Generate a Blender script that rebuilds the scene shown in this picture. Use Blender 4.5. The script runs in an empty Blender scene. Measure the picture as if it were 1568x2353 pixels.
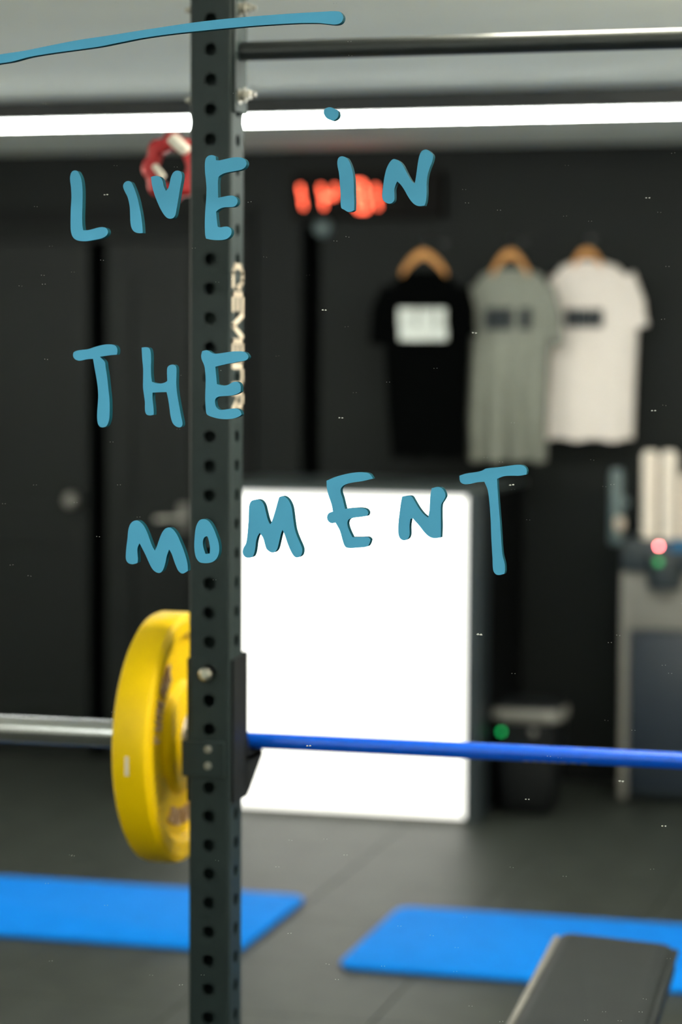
import bpy, bmesh, math, random
from mathutils import Vector, Matrix
from mathutils.geometry import tessellate_polygon

random.seed(7)
scene = bpy.context.scene
C = scene.collection

# ------------------------------------------------------------------ camera
FOCAL, CX, CY, EYE = 5550.0, 784.0, 1176.5, 1.6          # focal length in pixels of the 1568x2353 frame
YAW, PITCH, ROLL = math.radians(15), -math.atan((CY - 830) / FOCAL), 0.0055
_f0 = Vector((-math.sin(YAW), math.cos(YAW), 0)); _r0 = Vector((math.cos(YAW), math.sin(YAW), 0)); _z = Vector((0, 0, 1))
FWD = _f0 * math.cos(PITCH) + _z * math.sin(PITCH)
_u0 = -_f0 * math.sin(PITCH) + _z * math.cos(PITCH)
RGT = _r0 * math.cos(ROLL) + _u0 * math.sin(ROLL)
UPV = _u0 * math.cos(ROLL) - _r0 * math.sin(ROLL)
EYEP = Vector((0, 0, EYE))
cd = bpy.data.cameras.new('camera'); cam = bpy.data.objects.new('camera', cd); C.objects.link(cam)
m3 = Matrix((RGT, UPV, -FWD)).transposed()
cam.matrix_world = Matrix.Translation(EYEP) @ m3.to_4x4()
cd.sensor_fit = 'VERTICAL'; cd.sensor_height = 36.0; cd.sensor_width = 24.0
cd.lens = FOCAL / 2353.0 * 36.0
cd.clip_end = 60
cd.dof.use_dof = True; cd.dof.focus_distance = 3.30; cd.dof.aperture_fstop = 2.5
scene.camera = cam

# ------------------------------------------------------------------ world and exposure
w = bpy.data.worlds.new('world'); scene.world = w; w.use_nodes = True
w.node_tree.nodes['Background'].inputs[0].default_value = (1.0, .90, .76, 1)          # daylight added through unseen side windows to brighten ceiling and upright
w.node_tree.nodes['Background'].inputs[1].default_value = 4.5
scene.view_settings.view_transform = 'Standard'; scene.view_settings.look = 'None'
scene.view_settings.gamma = 1.0; scene.view_settings.exposure = 0.0
try: scene.view_settings.use_curve_mapping = False
except Exception: pass
LED_STRENGTH = 54.0                                       # the ceiling light battens

# ------------------------------------------------------------------ measuring helpers (photo pixel -> point on a real plane)
def ray(x, y): return FWD + RGT * ((x - CX) / FOCAL) - UPV * ((y - CY) / FOCAL)
def on_y(x, y, Y):
    d = ray(x, y); return EYEP + d * (Y / d.y)
def on_z(x, y, Z):
    d = ray(x, y); return EYEP + d * ((Z - EYE) / d.z)

# ------------------------------------------------------------------ materials
def lin(c): return tuple(((v / 255) / 12.92 if v <= 10.3 else ((v / 255 + .055) / 1.055) ** 2.4) for v in c)
MATS = {}
def mat(name, rgb, rough=.5, metal=0., var=.12, scale=20., bump=0., bscale=200., emit=None, strength=0., coat=0., spec=.5):
    if name in MATS: return MATS[name]
    m = bpy.data.materials.new(name); m.use_nodes = True; nt = m.node_tree; b = nt.nodes['Principled BSDF']
    c = lin(rgb)
    tc = nt.nodes.new('ShaderNodeTexCoord')
    n = nt.nodes.new('ShaderNodeTexNoise'); n.inputs['Scale'].default_value = scale; n.inputs['Detail'].default_value = 4
    nt.links.new(tc.outputs['Object'], n.inputs['Vector'])
    r = nt.nodes.new('ShaderNodeValToRGB')
    r.color_ramp.elements[0].position = .3; r.color_ramp.elements[1].position = .7
    r.color_ramp.elements[0].color = tuple(max(0, v * (1 - var)) for v in c) + (1,)
    r.color_ramp.elements[1].color = tuple(min(1, v * (1 + var)) for v in c) + (1,)
    nt.links.new(n.outputs['Fac'], r.inputs['Fac']); nt.links.new(r.outputs['Color'], b.inputs['Base Color'])
    b.inputs['Roughness'].default_value = rough; b.inputs['Metallic'].default_value = metal
    b.inputs['Specular IOR Level'].default_value = spec
    if coat: b.inputs['Coat Weight'].default_value = coat; b.inputs['Coat Roughness'].default_value = .15
    if bump:
        n2 = nt.nodes.new('ShaderNodeTexNoise'); n2.inputs['Scale'].default_value = bscale; n2.inputs['Detail'].default_value = 3
        nt.links.new(tc.outputs['Object'], n2.inputs['Vector'])
        bp = nt.nodes.new('ShaderNodeBump'); bp.inputs['Strength'].default_value = bump; bp.inputs['Distance'].default_value = .002
        nt.links.new(n2.outputs['Fac'], bp.inputs['Height']); nt.links.new(bp.outputs['Normal'], b.inputs['Normal'])
    if emit:
        b.inputs['Emission Color'].default_value = tuple(emit) + (1,); b.inputs['Emission Strength'].default_value = strength
    MATS[name] = m
    return m

def glass_mat():
    m = bpy.data.materials.new('clear_pane'); m.use_nodes = True; nt = m.node_tree
    nt.nodes.remove(nt.nodes['Principled BSDF'])
    t = nt.nodes.new('ShaderNodeBsdfTransparent'); t.inputs[0].default_value = (.975, .985, .98, 1)
    nt.links.new(t.outputs[0], nt.nodes['Material Output'].inputs['Surface'])
    return m

M_LETTER = mat('letter_blue', (78, 164, 206), .55, var=.05, scale=9, bump=.05, spec=.25)
M_LEDGE = mat('letter_reflection_teal', (0, 62, 76), .9, var=.05, spec=.05)  # letter sides, built and coloured as their dark reflection in the mirror
M_FLOOR = mat('rubber_floor', (50, 54, 49), .5, var=.22, scale=9, bump=.3, bscale=160, spec=.3)
M_GROUT = mat('floor_joint', (25, 25, 25), .9)
M_CEIL = mat('ceiling_paint', (240, 246, 235), .9, var=.03, scale=3)
M_SIDE = mat('pale_wall_paint', (228, 226, 218), .9, var=.02, scale=3)  # pale so the unseen side walls bounce light onto the ceiling
M_BWALL = mat('black_wall_paint', (12, 17, 16), .6, var=.1, scale=3, bump=.05, spec=.25)
M_SLOT = mat('recess_black', (6, 8, 8), .8, spec=.1)
M_DOOR = mat('door_black', (17, 22, 21), .55, var=.1, scale=5, spec=.3)
M_RACK = mat('rack_powdercoat', (31, 43, 45), .44, var=.06, scale=60, bump=.15, bscale=600, spec=.3)
M_BLACK = mat('black_steel', (32, 36, 38), .4, var=.1)
M_PLASTIC = mat('black_plastic', (13, 16, 18), .55, var=.1, spec=.3)
M_STEEL = mat('zinc_steel', (205, 200, 190), .3, metal=1., var=.08, scale=50)
M_CHROME = mat('chrome_sleeve', (215, 216, 222), .2, metal=1., var=.03, scale=40)
M_PRINT = mat('print_cream', (236, 220, 200), .6, var=.05)
M_BLUEBAR = mat('blue_cerakote', (0, 92, 232), .22, metal=.0, var=.05, scale=60)
M_YELLOW = mat('yellow_rubber', (248, 204, 0), .42, var=.06, scale=12, bump=.1, bscale=120, spec=.22)
M_PLATETXT = mat('plate_lettering', (196, 164, 130), .6)
M_RED = mat('red_anodised', (188, 42, 48), .38, metal=.2, var=.1)
M_CLASP = mat('clasp_highlight', (248, 240, 228), .35, var=.03)  # white colour stands in for the bright highlights on the collar
M_MAT = mat('blue_foam_mat', (0, 128, 230), .85, var=.05, scale=14, bump=.3, bscale=300, spec=.12)
M_VINYL = mat('black_vinyl', (21, 26, 26), .5, var=.2, scale=14, bump=.25, bscale=220, spec=.22)
M_HILITE = mat('edge_highlight_grey', (122, 120, 118), .6, spec=.2)  # highlight along the bench pad's left edge, painted as a grey tube
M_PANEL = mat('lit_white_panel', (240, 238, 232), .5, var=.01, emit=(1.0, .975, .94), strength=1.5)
M_DESKTOP = mat('desk_laminate', (62, 70, 70), .4, var=.08)
M_LED = mat('led_diffuser', (245, 245, 245), .5, var=0, emit=(.98, 1.0, .93), strength=LED_STRENGTH)
M_LED2 = mat('fill_pendant_diffuser', (245, 245, 245), .5, var=0, emit=(1.0, .985, .90), strength=9.0)
M_LED3 = mat('warm_fill_diffuser', (245, 245, 245), .5, var=0, emit=(1.0, .93, .78), strength=60.0)
M_WOOD = mat('hanger_wood', (205, 142, 72), .5, var=.18, scale=25)
M_TBLACK = mat('tee_black', (2, 3, 3), .95, var=.1, bump=.2, bscale=300, spec=.04)
M_TGREY = mat('tee_grey', (136, 138, 128), .9, var=.08, scale=40, bump=.2, bscale=300)
M_TWHITE = mat('tee_white', (238, 228, 220), .9, var=.02, bump=.2, bscale=300)
M_INK = mat('ink_dark', (34, 42, 48), .8)
M_INKW = mat('ink_white', (222, 226, 220), .8)
M_DIGIT = mat('timer_digit', (255, 60, 50), .5, var=0, emit=(1.0, .13, .06), strength=6.0)
M_TIMER = mat('timer_case', (10, 8, 6), .6, spec=.12)
M_GREYPL = mat('grey_plastic', (128, 126, 120), .55, var=.06)
M_NAVY = mat('navy_panel', (32, 42, 54), .45, var=.06)
M_DKHEAD = mat('dark_head', (46, 54, 58), .4, var=.06)
M_CUP = mat('white_paper', (244, 232, 218), .7, var=.03)
M_TUBE = mat('smoky_tube', (88, 104, 106), .3, var=.15)
M_BEIGE = mat('beige_plastic', (196, 180, 164), .5)
M_REDLED = mat('red_led', (255, 90, 90), .4, var=0, emit=(1.0, .16, .17), strength=70)
M_GREENLED = mat('green_led', (40, 150, 80), .4, var=0, emit=(.01, 1.0, .22), strength=1.8)
M_GREENLED2 = mat('green_lamp', (40, 150, 80), .4, var=0, emit=(.10, .8, .25), strength=.5)
M_BLUELBL = mat('blue_label', (12, 88, 130), .5)
M_DUST = mat('dust_and_reflection', (210, 212, 208), .9, var=.05)
M_TRIM = mat('trim_black', (9, 12, 12), .6, spec=.2)
M_GLASS = glass_mat()

# ------------------------------------------------------------------ mesh builder
def world_loc(o):
    v = Vector((0, 0, 0))
    while o is not None: v += o.location; o = o.parent
    return v

class MB:
    def __init__(s): s.bm = bmesh.new()
    def _take(s, b, mi=0):
        for f in b.faces: f.material_index = mi
        me = bpy.data.meshes.new('tmp'); b.to_mesh(me); b.free(); s.bm.from_mesh(me); bpy.data.meshes.remove(me)
        return s
    def box(s, x0, x1, y0, y1, z0, z1, bev=0., seg=2, mi=0, rz=0., piv=None):
        b = bmesh.new(); bmesh.ops.create_cube(b, size=1)
        for v in b.verts: v.co = Vector(((x0 + x1) / 2 + v.co.x * (x1 - x0), (y0 + y1) / 2 + v.co.y * (y1 - y0), (z0 + z1) / 2 + v.co.z * (z1 - z0)))
        if bev: bmesh.ops.bevel(b, geom=list(b.edges), offset=bev, segments=seg, profile=.5, affect='EDGES')
        if rz: bmesh.ops.rotate(b, verts=b.verts, cent=piv or Vector(((x0 + x1) / 2, (y0 + y1) / 2, 0)), matrix=Matrix.Rotation(rz, 3, 'Z'))
        return s._take(b, mi)
    def rings(s, rings, cap=True, mi=0, closed=False):
        b = bmesh.new(); vs = [[b.verts.new(p) for p in r] for r in rings]
        n = len(vs[0]); m = len(vs)
        for i in range(m if closed else m - 1):
            j = (i + 1) % m
            for k in range(n): b.faces.new((vs[i][k], vs[i][(k + 1) % n], vs[j][(k + 1) % n], vs[j][k]))
        if cap and not closed: b.faces.new(list(reversed(vs[0]))); b.faces.new(vs[-1])
        bmesh.ops.recalc_face_normals(b, faces=b.faces)
        return s._take(b, mi)
    def tube(s, pts, rad, seg=16, mi=0, cap=True):
        rs = []
        pts = [Vector(p) for p in pts]
        for i, p in enumerate(pts):
            t = (pts[min(i + 1, len(pts) - 1)] - pts[max(i - 1, 0)]).normalized()
            a = t.cross(Vector((0, 0, 1)));  a = a if a.length > 1e-3 else t.cross(Vector((1, 0, 0)))
            a.normalize(); c = t.cross(a)
            r = rad[i] if isinstance(rad, (list, tuple)) else rad
            rs.append([p + a * math.cos(2 * math.pi * k / seg) * r + c * math.sin(2 * math.pi * k / seg) * r for k in range(seg)])
        return s.rings(rs, cap, mi)
    def lathe(s, prof, centre, axis, seg=48, mi=0, closed=False):
        a = Vector(axis).normalized(); h = Vector((0, 0, 1)) if abs(a.z) < .9 else Vector((1, 0, 0))
        u = a.cross(h).normalized(); v = a.cross(u); c = Vector(centre)
        return s.rings([[c + a * d + (u * math.cos(2 * math.pi * k / seg) + v * math.sin(2 * math.pi * k / seg)) * r for k in range(seg)] for d, r in prof], not closed, mi, closed)
    def prism(s, loops, fn, front, back, mi=0, mside=None):
        """loops: outline (and holes) as 2-D points; fn(p, d) -> 3-D point at depth d"""
        b = bmesh.new()
        fl = [[b.verts.new(fn(p, front)) for p in L] for L in loops]
        bl = [[b.verts.new(fn(p, back)) for p in L] for L in loops]
        ff, bb = sum(fl, []), sum(bl, [])
        for t in tessellate_polygon([[Vector((p[0], p[1], 0)) for p in L] for L in loops]):
            try: b.faces.new([ff[i] for i in t]).material_index = mi; b.faces.new([bb[i] for i in reversed(t)]).material_index = mi
            except ValueError: pass
        ms = mi if mside is None else mside
        for F_, B_ in zip(fl, bl):
            n = len(F_)
            for k in range(n): b.faces.new((F_[k], F_[(k + 1) % n], B_[(k + 1) % n], B_[k])).material_index = ms
        bmesh.ops.recalc_face_normals(b, faces=b.faces)
        me = bpy.data.meshes.new('tmp'); b.to_mesh(me); b.free(); s.bm.from_mesh(me); bpy.data.meshes.remove(me)
        return s
    def build(s, name, mats, parent=None, loc=None, smooth=35):
        L = world_loc(parent) if parent is not None else Vector(loc if loc is not None else (0, 0, 0))
        for v in s.bm.verts: v.co -= L
        me = bpy.data.meshes.new(name); s.bm.to_mesh(me); s.bm.free()
        for m in (mats if isinstance(mats, (list, tuple)) else [mats]): me.materials.append(m)
        if smooth: me.shade_smooth(); me.set_sharp_from_angle(angle=math.radians(smooth))
        o = bpy.data.objects.new(name, me); C.objects.link(o)
        if parent is not None: o.parent = parent
        else: o.location = L
        return o

def tag(o, label=None, cat=None, group=None, kind=None):
    if label: o['label'] = label
    if cat: o['category'] = cat
    if group: o['group'] = group
    if kind: o['kind'] = kind
    return o
def thing(name, loc, label, cat, group=None):
    o = bpy.data.objects.new(name, None); o.empty_display_size = .1; C.objects.link(o); o.location = loc
    return tag(o, label, cat, group)

# ================================================================== the room
X0, X1, YB, YF, ZC = -4.915, 1.085, 9.1, -2.0, 2.42
TILE = .5; TY0 = 3.1
fl = MB().box(X0, X1, YF, YB, -.06, -.012).box(X0, X1, YF, TY0, -.012, 0).build('floor', [M_GROUT], smooth=0)
tag(fl, 'black rubber tile floor of the gym', kind='structure')
tm = MB().box(.0012, TILE - .0012, .0012, TILE - .0012, -.012, 0, bev=.0015, seg=1)
t0 = tm.build('floor_tile', M_FLOOR, fl, smooth=0)
k = 0
for i in range(12):
    for j in range(12):
        t = t0 if k == 0 else t0.copy()
        if k: C.objects.link(t); t.parent = fl
        t.location = (X0 + i * TILE, TY0 + j * TILE, random.uniform(-.0006, 0)); k += 1
fl2 = MB().box(X0, X1, YF, TY0 - .002, -.0005, .0005).build('floor_strip', M_FLOOR, fl, smooth=0)

tag(MB().box(X0, X1, YF, YB, ZC, ZC + .08).build('ceiling', M_CEIL, smooth=0), 'pale grey painted ceiling above the gym', kind='structure')
VY0, VY1, VZ0, VZ1 = 3.4, 6.0, 1.15, 2.3
wl = MB().box(X0 - .1, X0, YF, VY0, 0, ZC).box(X0 - .1, X0, VY1, YB + .4, 0, ZC).box(X0 - .1, X0, VY0, VY1, 0, VZ0).box(X0 - .1, X0, VY0, VY1, VZ1, ZC).build('wall_left', M_SIDE, smooth=0); tag(wl, 'pale side wall of the gym', kind='structure')
WY0, WY1, WZ0, WZ1 = 3.4, 6.0, 1.15, 2.3
wr = MB().box(X1, X1 + .1, YF, WY0, 0, ZC).box(X1, X1 + .1, WY1, YB + .4, 0, ZC).box(X1, X1 + .1, WY0, WY1, 0, WZ0).box(X1, X1 + .1, WY0, WY1, WZ1, ZC).build('wall_right', M_SIDE, smooth=0); tag(wr, 'pale side wall with an added high window', kind='structure')
def fill_window(name, xw, sx, label):  # made-up unseen windows, added to bring daylight onto ceiling and upright
    win = MB().box(min(xw + sx * .04, xw + sx * .046), max(xw + sx * .04, xw + sx * .046), WY0, WY1, WZ0, WZ1).build(name, M_GLASS, smooth=0); tag(win, label, kind='structure')
    fx0, fx1 = sorted((xw + sx * .02, xw + sx * .075)); wfm = MB()
    for y_ in (WY0, (WY0 + WY1) / 2 - .025, WY1 - .05): wfm.box(fx0, fx1, y_, y_ + .05, WZ0, WZ1)
    wfm.box(fx0, fx1, WY0, WY1, WZ0, WZ0 + .05).box(fx0, fx1, WY0, WY1, WZ1 - .05, WZ1)
    wfm.build('fill_window_frame', M_CUP, win, smooth=0)
    pld = bpy.data.lights.new('fill_window_portal', 'AREA'); pld.shape = 'RECTANGLE'; pld.size = WY1 - WY0; pld.size_y = WZ1 - WZ0; pld.cycles.is_portal = True
    plo = bpy.data.objects.new('fill_window_portal', pld); C.objects.link(plo); plo.location = (xw + sx * .09, (WY0 + WY1) / 2, (WZ0 + WZ1) / 2)
    plo.rotation_euler = Matrix(((0, 0, sx), (sx, 0, 0), (0, 1, 0))).to_euler()
fill_window('fill_window_right', X1, 1, 'added high window in the pale wall on the right, out of view')
fill_window('fill_window_left', X0, -1, 'added high window in the pale wall on the left, out of view')
wf = MB().box(X0, X1, YF - .1, YF, 0, ZC).build('wall_front', M_CEIL, smooth=0); tag(wf, 'pale wall behind the viewer', kind='structure')

def bx(px): return on_y(px, 1000, YB).x
DTOP = on_y(350, 552, YB).z
A, B_, D1, D2, E1, F1 = bx(-235), bx(204), bx(242), bx(552), bx(690), bx(736)
wb = MB()
wb.box(X0, A, YB, YB + .1, 0, ZC)                     # left of the first door
wb.box(A, D2, YB, YB + .1, DTOP, ZC)                  # above both doors
wb.box(D2, E1, YB, YB + .1, 0, ZC)                    # pier
wb.box(E1, F1, YB, YB + .1, DTOP + .06, ZC)
wb.box(F1, X1, YB, YB + .1, 0, ZC)
wb.box(X0 - .1, X1 + .1, YB + .26, YB + .34, -.06, ZC + .08, mi=1)  # added backing, keeps outside light from leaking through the recesses
wb.box(X0 - .1, X1 + .1, YB + .1, YB + .3, ZC, ZC + .08, mi=1).box(X0 - .1, X1 + .1, YB, YB + .3, -.06, -.001, mi=1)
wb.box(B_, D1, YB + .16, YB + .2, 0, DTOP, mi=1)
wb.box(E1 - .02, F1 + .02, YB + .2, YB + .24, 0, DTOP + .08, mi=1)
tag(wb.build('wall_back', [M_BWALL, M_SLOT], smooth=0), 'black back wall behind the desk and the hanging shirts', kind='structure')

def panel_door(name, x0, x1, yf, cols, rows, label, mids=()):
    d = MB().box(x0, x1, yf + .012, yf + .045, .005, DTOP - .004).build(name, M_DOOR, loc=((x0 + x1) / 2, yf, 0), smooth=0)
    tag(d, label, kind='structure')
    st = .11
    s = MB()
    s.box(x0, x0 + st, yf, yf + .012, .005, DTOP - .004, bev=.003).box(x1 - st, x1, yf, yf + .012, .005, DTOP - .004, bev=.003)
    for z0, z1 in rows: s.box(x0 + st, x1 - st, yf, yf + .012, z0, z1, bev=.003)
    for m in mids: s.box(m - .05, m + .05, yf, yf + .012, .2, DTOP - .14, bev=.003)
    s.build('rail_frame', M_DOOR, d, smooth=0)
    return d
d1 = panel_door('door_1', A + .01, B_, YB - .005, 1, [(.005, .22), (.86, 1.02), (DTOP - .14, DTOP - .004)], 'black panelled door with a round knob at the left edge')
kz = on_y(163, 1150, YB - .05)
MB().lathe([(-.05, .012), (-.02, .012), (-.012, .024), (0, .030), (.012, .026), (.02, .012)], (kz.x, YB - .055, kz.z), (0, -1, 0), 20).lathe([(-.012, .03), (0, .03)], (kz.x, YB - .005, kz.z), (0, -1, 0), 20).build('knob', M_GREYPL, d1)
mid = bx(438)
d2 = panel_door('door_2', D1, mid - .003, YB + .012, 1, [(.005, .22), (.86, 1.02), (DTOP - .14, DTOP - .004)], 'black double door leaf with a pale lock plate beside the rack upright')
hz = on_y(422, 1190, YB)
MB().box(hz.x - .022, hz.x + .022, YB - .006, YB + .013, hz.z - .055, hz.z + .055, bev=.006).build('lock_plate', M_GREYPL, d2)
MB().tube([(hz.x, YB - .005, hz.z), (hz.x, YB - .045, hz.z), (hz.x - .01, YB - .05, hz.z), (hz.x - .1, YB - .05, hz.z - .004)], .008, 10).build('lever_handle', M_STEEL, d2)
panel_door('door_3', mid + .003, D2, YB + .012, 1, [(.005, .22), (.86, 1.02), (DTOP - .14, DTOP - .004)], 'second leaf of the black double door, behind the rack upright')
for i, (x0, x1) in enumerate(((A - .06, A + .004), (D2 + .002, D2 + .06))):
    tag(MB().box(x0, x1, YB - .018, YB - .0005, 0, DTOP + .06, bev=.004).build('trim_%d' % (i + 1), M_TRIM, smooth=0), ['black upright casing left of the panelled door', 'black upright casing beside the double door'][i], kind='structure')
tag(MB().box(A - .06, D2 + .06, YB - .02, YB - .0005, DTOP + .0605, DTOP + .13, bev=.004).build('trim_3', M_TRIM, smooth=0), 'black head casing across the tops of the doors', kind='structure')
tag(MB().box(F1, X1, YB - .014, YB - .0005, .001, .09, bev=.003).build('baseboard_back', M_TRIM, smooth=0), 'black skirting along the back wall', kind='structure')

# ------------------------------------------------------------------ ceiling light battens (one seen, the others added out of view)
def batten(Y, label):
    o = thing('ceiling_batten', ((X0 + X1) / 2, Y, ZC - .09), label, 'light', 'linear ceiling lights')
    MB().box(X0 + .1, X1 - .1, Y - .07, Y + .07, ZC - .066, ZC - .0005, bev=.004).build('housing', M_BLACK, o, smooth=0)
    xs = [X0 + .15, -3.3, -1.83, -.36, X1 - .15]
    for a, b in zip(xs, xs[1:]):
        MB().box(a, b - .004, Y - .03, Y + .03, ZC - .0815, ZC - .0665, bev=.004).build('diffuser', M_LED, o)
    return o
batten(7.27, 'long white ceiling light crossing the picture behind the rack')
def pendant(Y, drop, label, xs=(X0 + .3, -3.3, -1.83, -.36, X1 - .2), m=None):
    o = thing('fill_pendant', ((X0 + X1) / 2, Y, ZC - drop - .085), label, 'light', 'added linear pendant lights')
    for a, b in zip(xs, xs[1:]):
        MB().box(a, b - .004, Y - .042, Y + .042, ZC - drop - .084, ZC - drop, bev=.012).build('diffuser', m or M_LED2, o)
    for x in (xs[0] + .15, xs[-1] - .15): MB().tube([(x, Y, ZC - drop - .001), (x, Y, ZC - .0005)], .004, 8).build('suspension_rod', M_BLACK, o)
    return o
pendant(4.12, .05, 'added unseen linear pendant light above the rack, over the top edge', (-.85, .05, X1 - .2), M_LED3)  # added lamp, placed to light the upright's right face from above
pendant(1.6, .3, 'added unseen linear pendant light on the near side of the lettered pane')  # added out of view to brighten the ceiling and the letters
batten(-.7, 'added unseen ceiling light behind the viewer')  # added out of view as light from the near side

# ------------------------------------------------------------------ the pane with its lettering
YP = 3.2
pane = MB().box(X0, X1, YP, YP + .006, .002, ZC - .002).build('mirror_stand_in', M_GLASS, smooth=0)  # clear stand-in for the gym mirror; the reflected room is built behind it
tag(pane, 'clear floor to ceiling pane standing in for the mirror that carries the blue lettering', kind='structure')
dust_and_reflection = MB()
def speck(px, py, r):
    p = on_y(px, py, YP - .0008); a = random.uniform(0, 3.1)
    for q in (0, 1):  # second speck of each pair paints the dust's reflection in the mirror
        c = p + Vector((.0042 * q, 0, random.uniform(-.0004, .0004)))
        pts = [(c.x + math.cos(a + t) * r * (1.6 if k % 2 else .8), c.z + math.sin(a + t) * r * .8) for k, t in enumerate([i * math.pi / 3 for i in range(6)])]
        dust_and_reflection.prism([pts], lambda p2, d: Vector((p2[0], d, p2[1])), YP - .0012, YP - .0001)
for _ in range(150): speck(random.uniform(0, 1568), random.uniform(0, 2353), random.uniform(.0002, .0004))
for px, py, r in ((1099, 1458, .0016), (1087, 765, .0013), (780, 960, .0011), (742, 712, .0011), (1173, 1114, .0013), (706, 1714, .0012), (1425, 1795, .0014), (1209, 1836, .0009), (1523, 1898, .0010), (1499, 943, .0011), (1486, 454, .0010), (240, 447, .0011)): speck(px, py, r)
ds = dust_and_reflection.build('dust_and_reflection', M_DUST, pane, smooth=0); ds['kind'] = 'stuff'

def smooth_loop(pts, sub=4):
    n = len(pts); P = [Vector((p[0], p[1])) for p in pts]; out = []
    corner = []
    for i in range(n):
        a, b = P[i] - P[i - 1], P[(i + 1) % n] - P[i]
        corner.append(abs(a.angle_signed(b, 0)) > math.radians(52))
    for i in range(n):
        p1, p2 = P[i], P[(i + 1) % n]; d = (p2 - p1).length
        def tan(j, other):
            if corner[j]: return (p2 - p1)
            t = (P[(j + 1) % n] - P[j - 1]).normalized()
            return t * d
        t1, t2 = tan(i, 1), tan((i + 1) % n, 0)
        for k in range(sub):
            s = k / sub; h = (2 * s**3 - 3 * s**2 + 1, s**3 - 2 * s**2 + s, -2 * s**3 + 3 * s**2, s**3 - s**2)
            out.append(p1 * h[0] + t1 * h[1] + p2 * h[2] + t2 * h[3])
    return out

LT = .012
def letter(name, label, cat, loops, ox, oy, sc, group='blue lettering on the pane'):
    W = []
    for L in loops:
        W.append([(lambda q: (q.x, q.z))(on_y(ox + p[0] / sc, oy + p[1] / sc, YP - LT)) for p in smooth_loop(L)])
    xs = [p[0] for p in W[0]]; zs = [p[1] for p in W[0]]
    loc = (sum(xs) / len(xs), YP, min(zs))
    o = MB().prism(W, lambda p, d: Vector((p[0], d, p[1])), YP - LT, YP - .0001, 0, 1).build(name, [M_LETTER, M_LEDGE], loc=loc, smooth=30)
    return tag(o, label, cat, group)

S1 = (140, 330, 7.127)
letter('letter_l', 'blue letter L that begins the word LIVE', 'letter', [[(225,440),(180,460),(155,520),(150,590),(165,720),(172,880),(162,1080),(158,1280),(162,1420),(185,1510),(230,1565),(300,1592),(420,1597),(560,1575),(670,1550),(740,1510),(770,1460),(765,1415),(735,1380),(680,1368),(610,1375),(520,1400),(440,1417),(365,1418),(352,1330),(348,1200),(352,1050),(356,880),(355,760),(345,640),(325,550),(290,475),(265,448)]], *S1)
letter('letter_i', 'blue letter I, second in the word LIVE, leaning', 'letter', [[(1100,612),(1050,632),(1022,675),(1022,720),(1050,790),(1090,870),(1115,960),(1130,1060),(1135,1180),(1140,1290),(1160,1385),(1200,1440),(1250,1462),(1300,1467),(1342,1462),(1338,1380),(1320,1220),(1290,1050),(1260,910),(1220,780),(1180,680),(1150,630)]], *S1)
S2 = (340, 330, 6.031)
letter('letter_v', 'blue letter V of LIVE, over the red collar', 'letter', [[(42,462),(80,450),(140,450),(180,475),(205,520),(220,590),(250,655),(280,620),(300,560),(315,480),(345,410),(380,380),(420,375),(455,390),(472,430),(470,490),(450,600),(420,780),(395,920),(380,990),(350,1030),(300,1040),(255,1020),(200,950),(140,830),(90,700),(58,580)]], *S2)
letter('letter_e', 'blue letter E that ends the word LIVE', 'letter', [[(875,160),(830,175),(800,215),(790,290),(792,390),(803,500),(812,620),(808,760),(797,900),(790,1050),(790,1180),(795,1270),(805,1315),(870,1330),(960,1338),(1050,1333),(1110,1310),(1150,1265),(1160,1215),(1145,1175),(1110,1152),(1060,1150),(1000,1160),(968,1150),(955,1050),(945,945),(985,910),(1050,885),(1130,880),(1195,872),(1235,835),(1243,785),(1220,745),(1175,722),(1120,722),(1050,735),(975,750),(972,640),(978,470),(1020,430),(1080,405),(1180,385),(1290,362),(1345,330),(1368,280),(1355,230),(1310,198),(1240,188),(1160,195),(1070,215),(990,232),(945,230),(940,178),(915,165)]], *S2)
S3 = (150, 770, 5.407)
letter('letter_t', 'blue letter T that begins the word THE', 'letter', [[(97,240),(110,210),(160,190),(280,175),(390,140),(490,118),(570,116),(620,130),(645,165),(648,210),(640,243),(560,250),(430,270),(490,330),(500,390),(520,520),(535,660),(550,800),(552,960),(545,1050),(520,1120),(490,1142),(440,1143),(410,1110),(397,1050),(397,960),(405,850),(410,760),(405,660),(390,550),(370,440),(345,295),(270,300),(180,318),(130,305),(103,275)]], *S3)
letter('letter_h', 'blue letter H in the middle of the word THE', 'letter', [[(950,155),(1000,150),(1040,160),(1060,200),(1067,290),(1065,400),(1068,500),(1078,580),(1130,597),(1190,601),(1240,588),(1268,570),(1265,440),(1275,395),(1310,370),(1355,370),(1380,400),(1382,500),(1380,600),(1390,720),(1415,870),(1445,1030),(1457,1090),(1450,1130),(1420,1147),(1370,1130),(1335,1090),(1310,1010),(1295,900),(1280,800),(1260,708),(1180,710),(1085,715),(1085,790),(1095,880),(1100,960),(1098,990),(1050,998),(1010,985),(992,940),(990,830),(978,740),(967,650),(968,540),(968,420),(955,270)]], *S3)
letter('letter_e', 'blue letter E that ends the word THE', 'letter', [[(225,330),(245,262),(330,243),(390,255),(440,290),(520,320),(620,315),(760,295),(920,272),(1080,268),(1190,280),(1250,320),(1285,390),(1260,445),(1190,480),(1060,500),(920,530),(780,555),(540,615),(555,780),(575,1005),(640,1025),(750,1037),(830,1020),(900,980),(960,955),(1040,958),(1090,1000),(1112,1070),(1110,1175),(1050,1215),(960,1250),(850,1268),(640,1282),(570,1310),(535,1360),(535,1430),(555,1510),(600,1565),(650,1585),(750,1580),(880,1560),(980,1555),(1060,1575),(1110,1625),(1130,1690),(1090,1725),(1000,1765),(880,1790),(740,1795),(600,1780),(480,1750),(400,1720),(345,1680),(325,1580),(313,1400),(313,1200),(320,1000),(318,850),(303,650),(280,560),(240,470),(222,400)]], 440, 780, 9.8)
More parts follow.
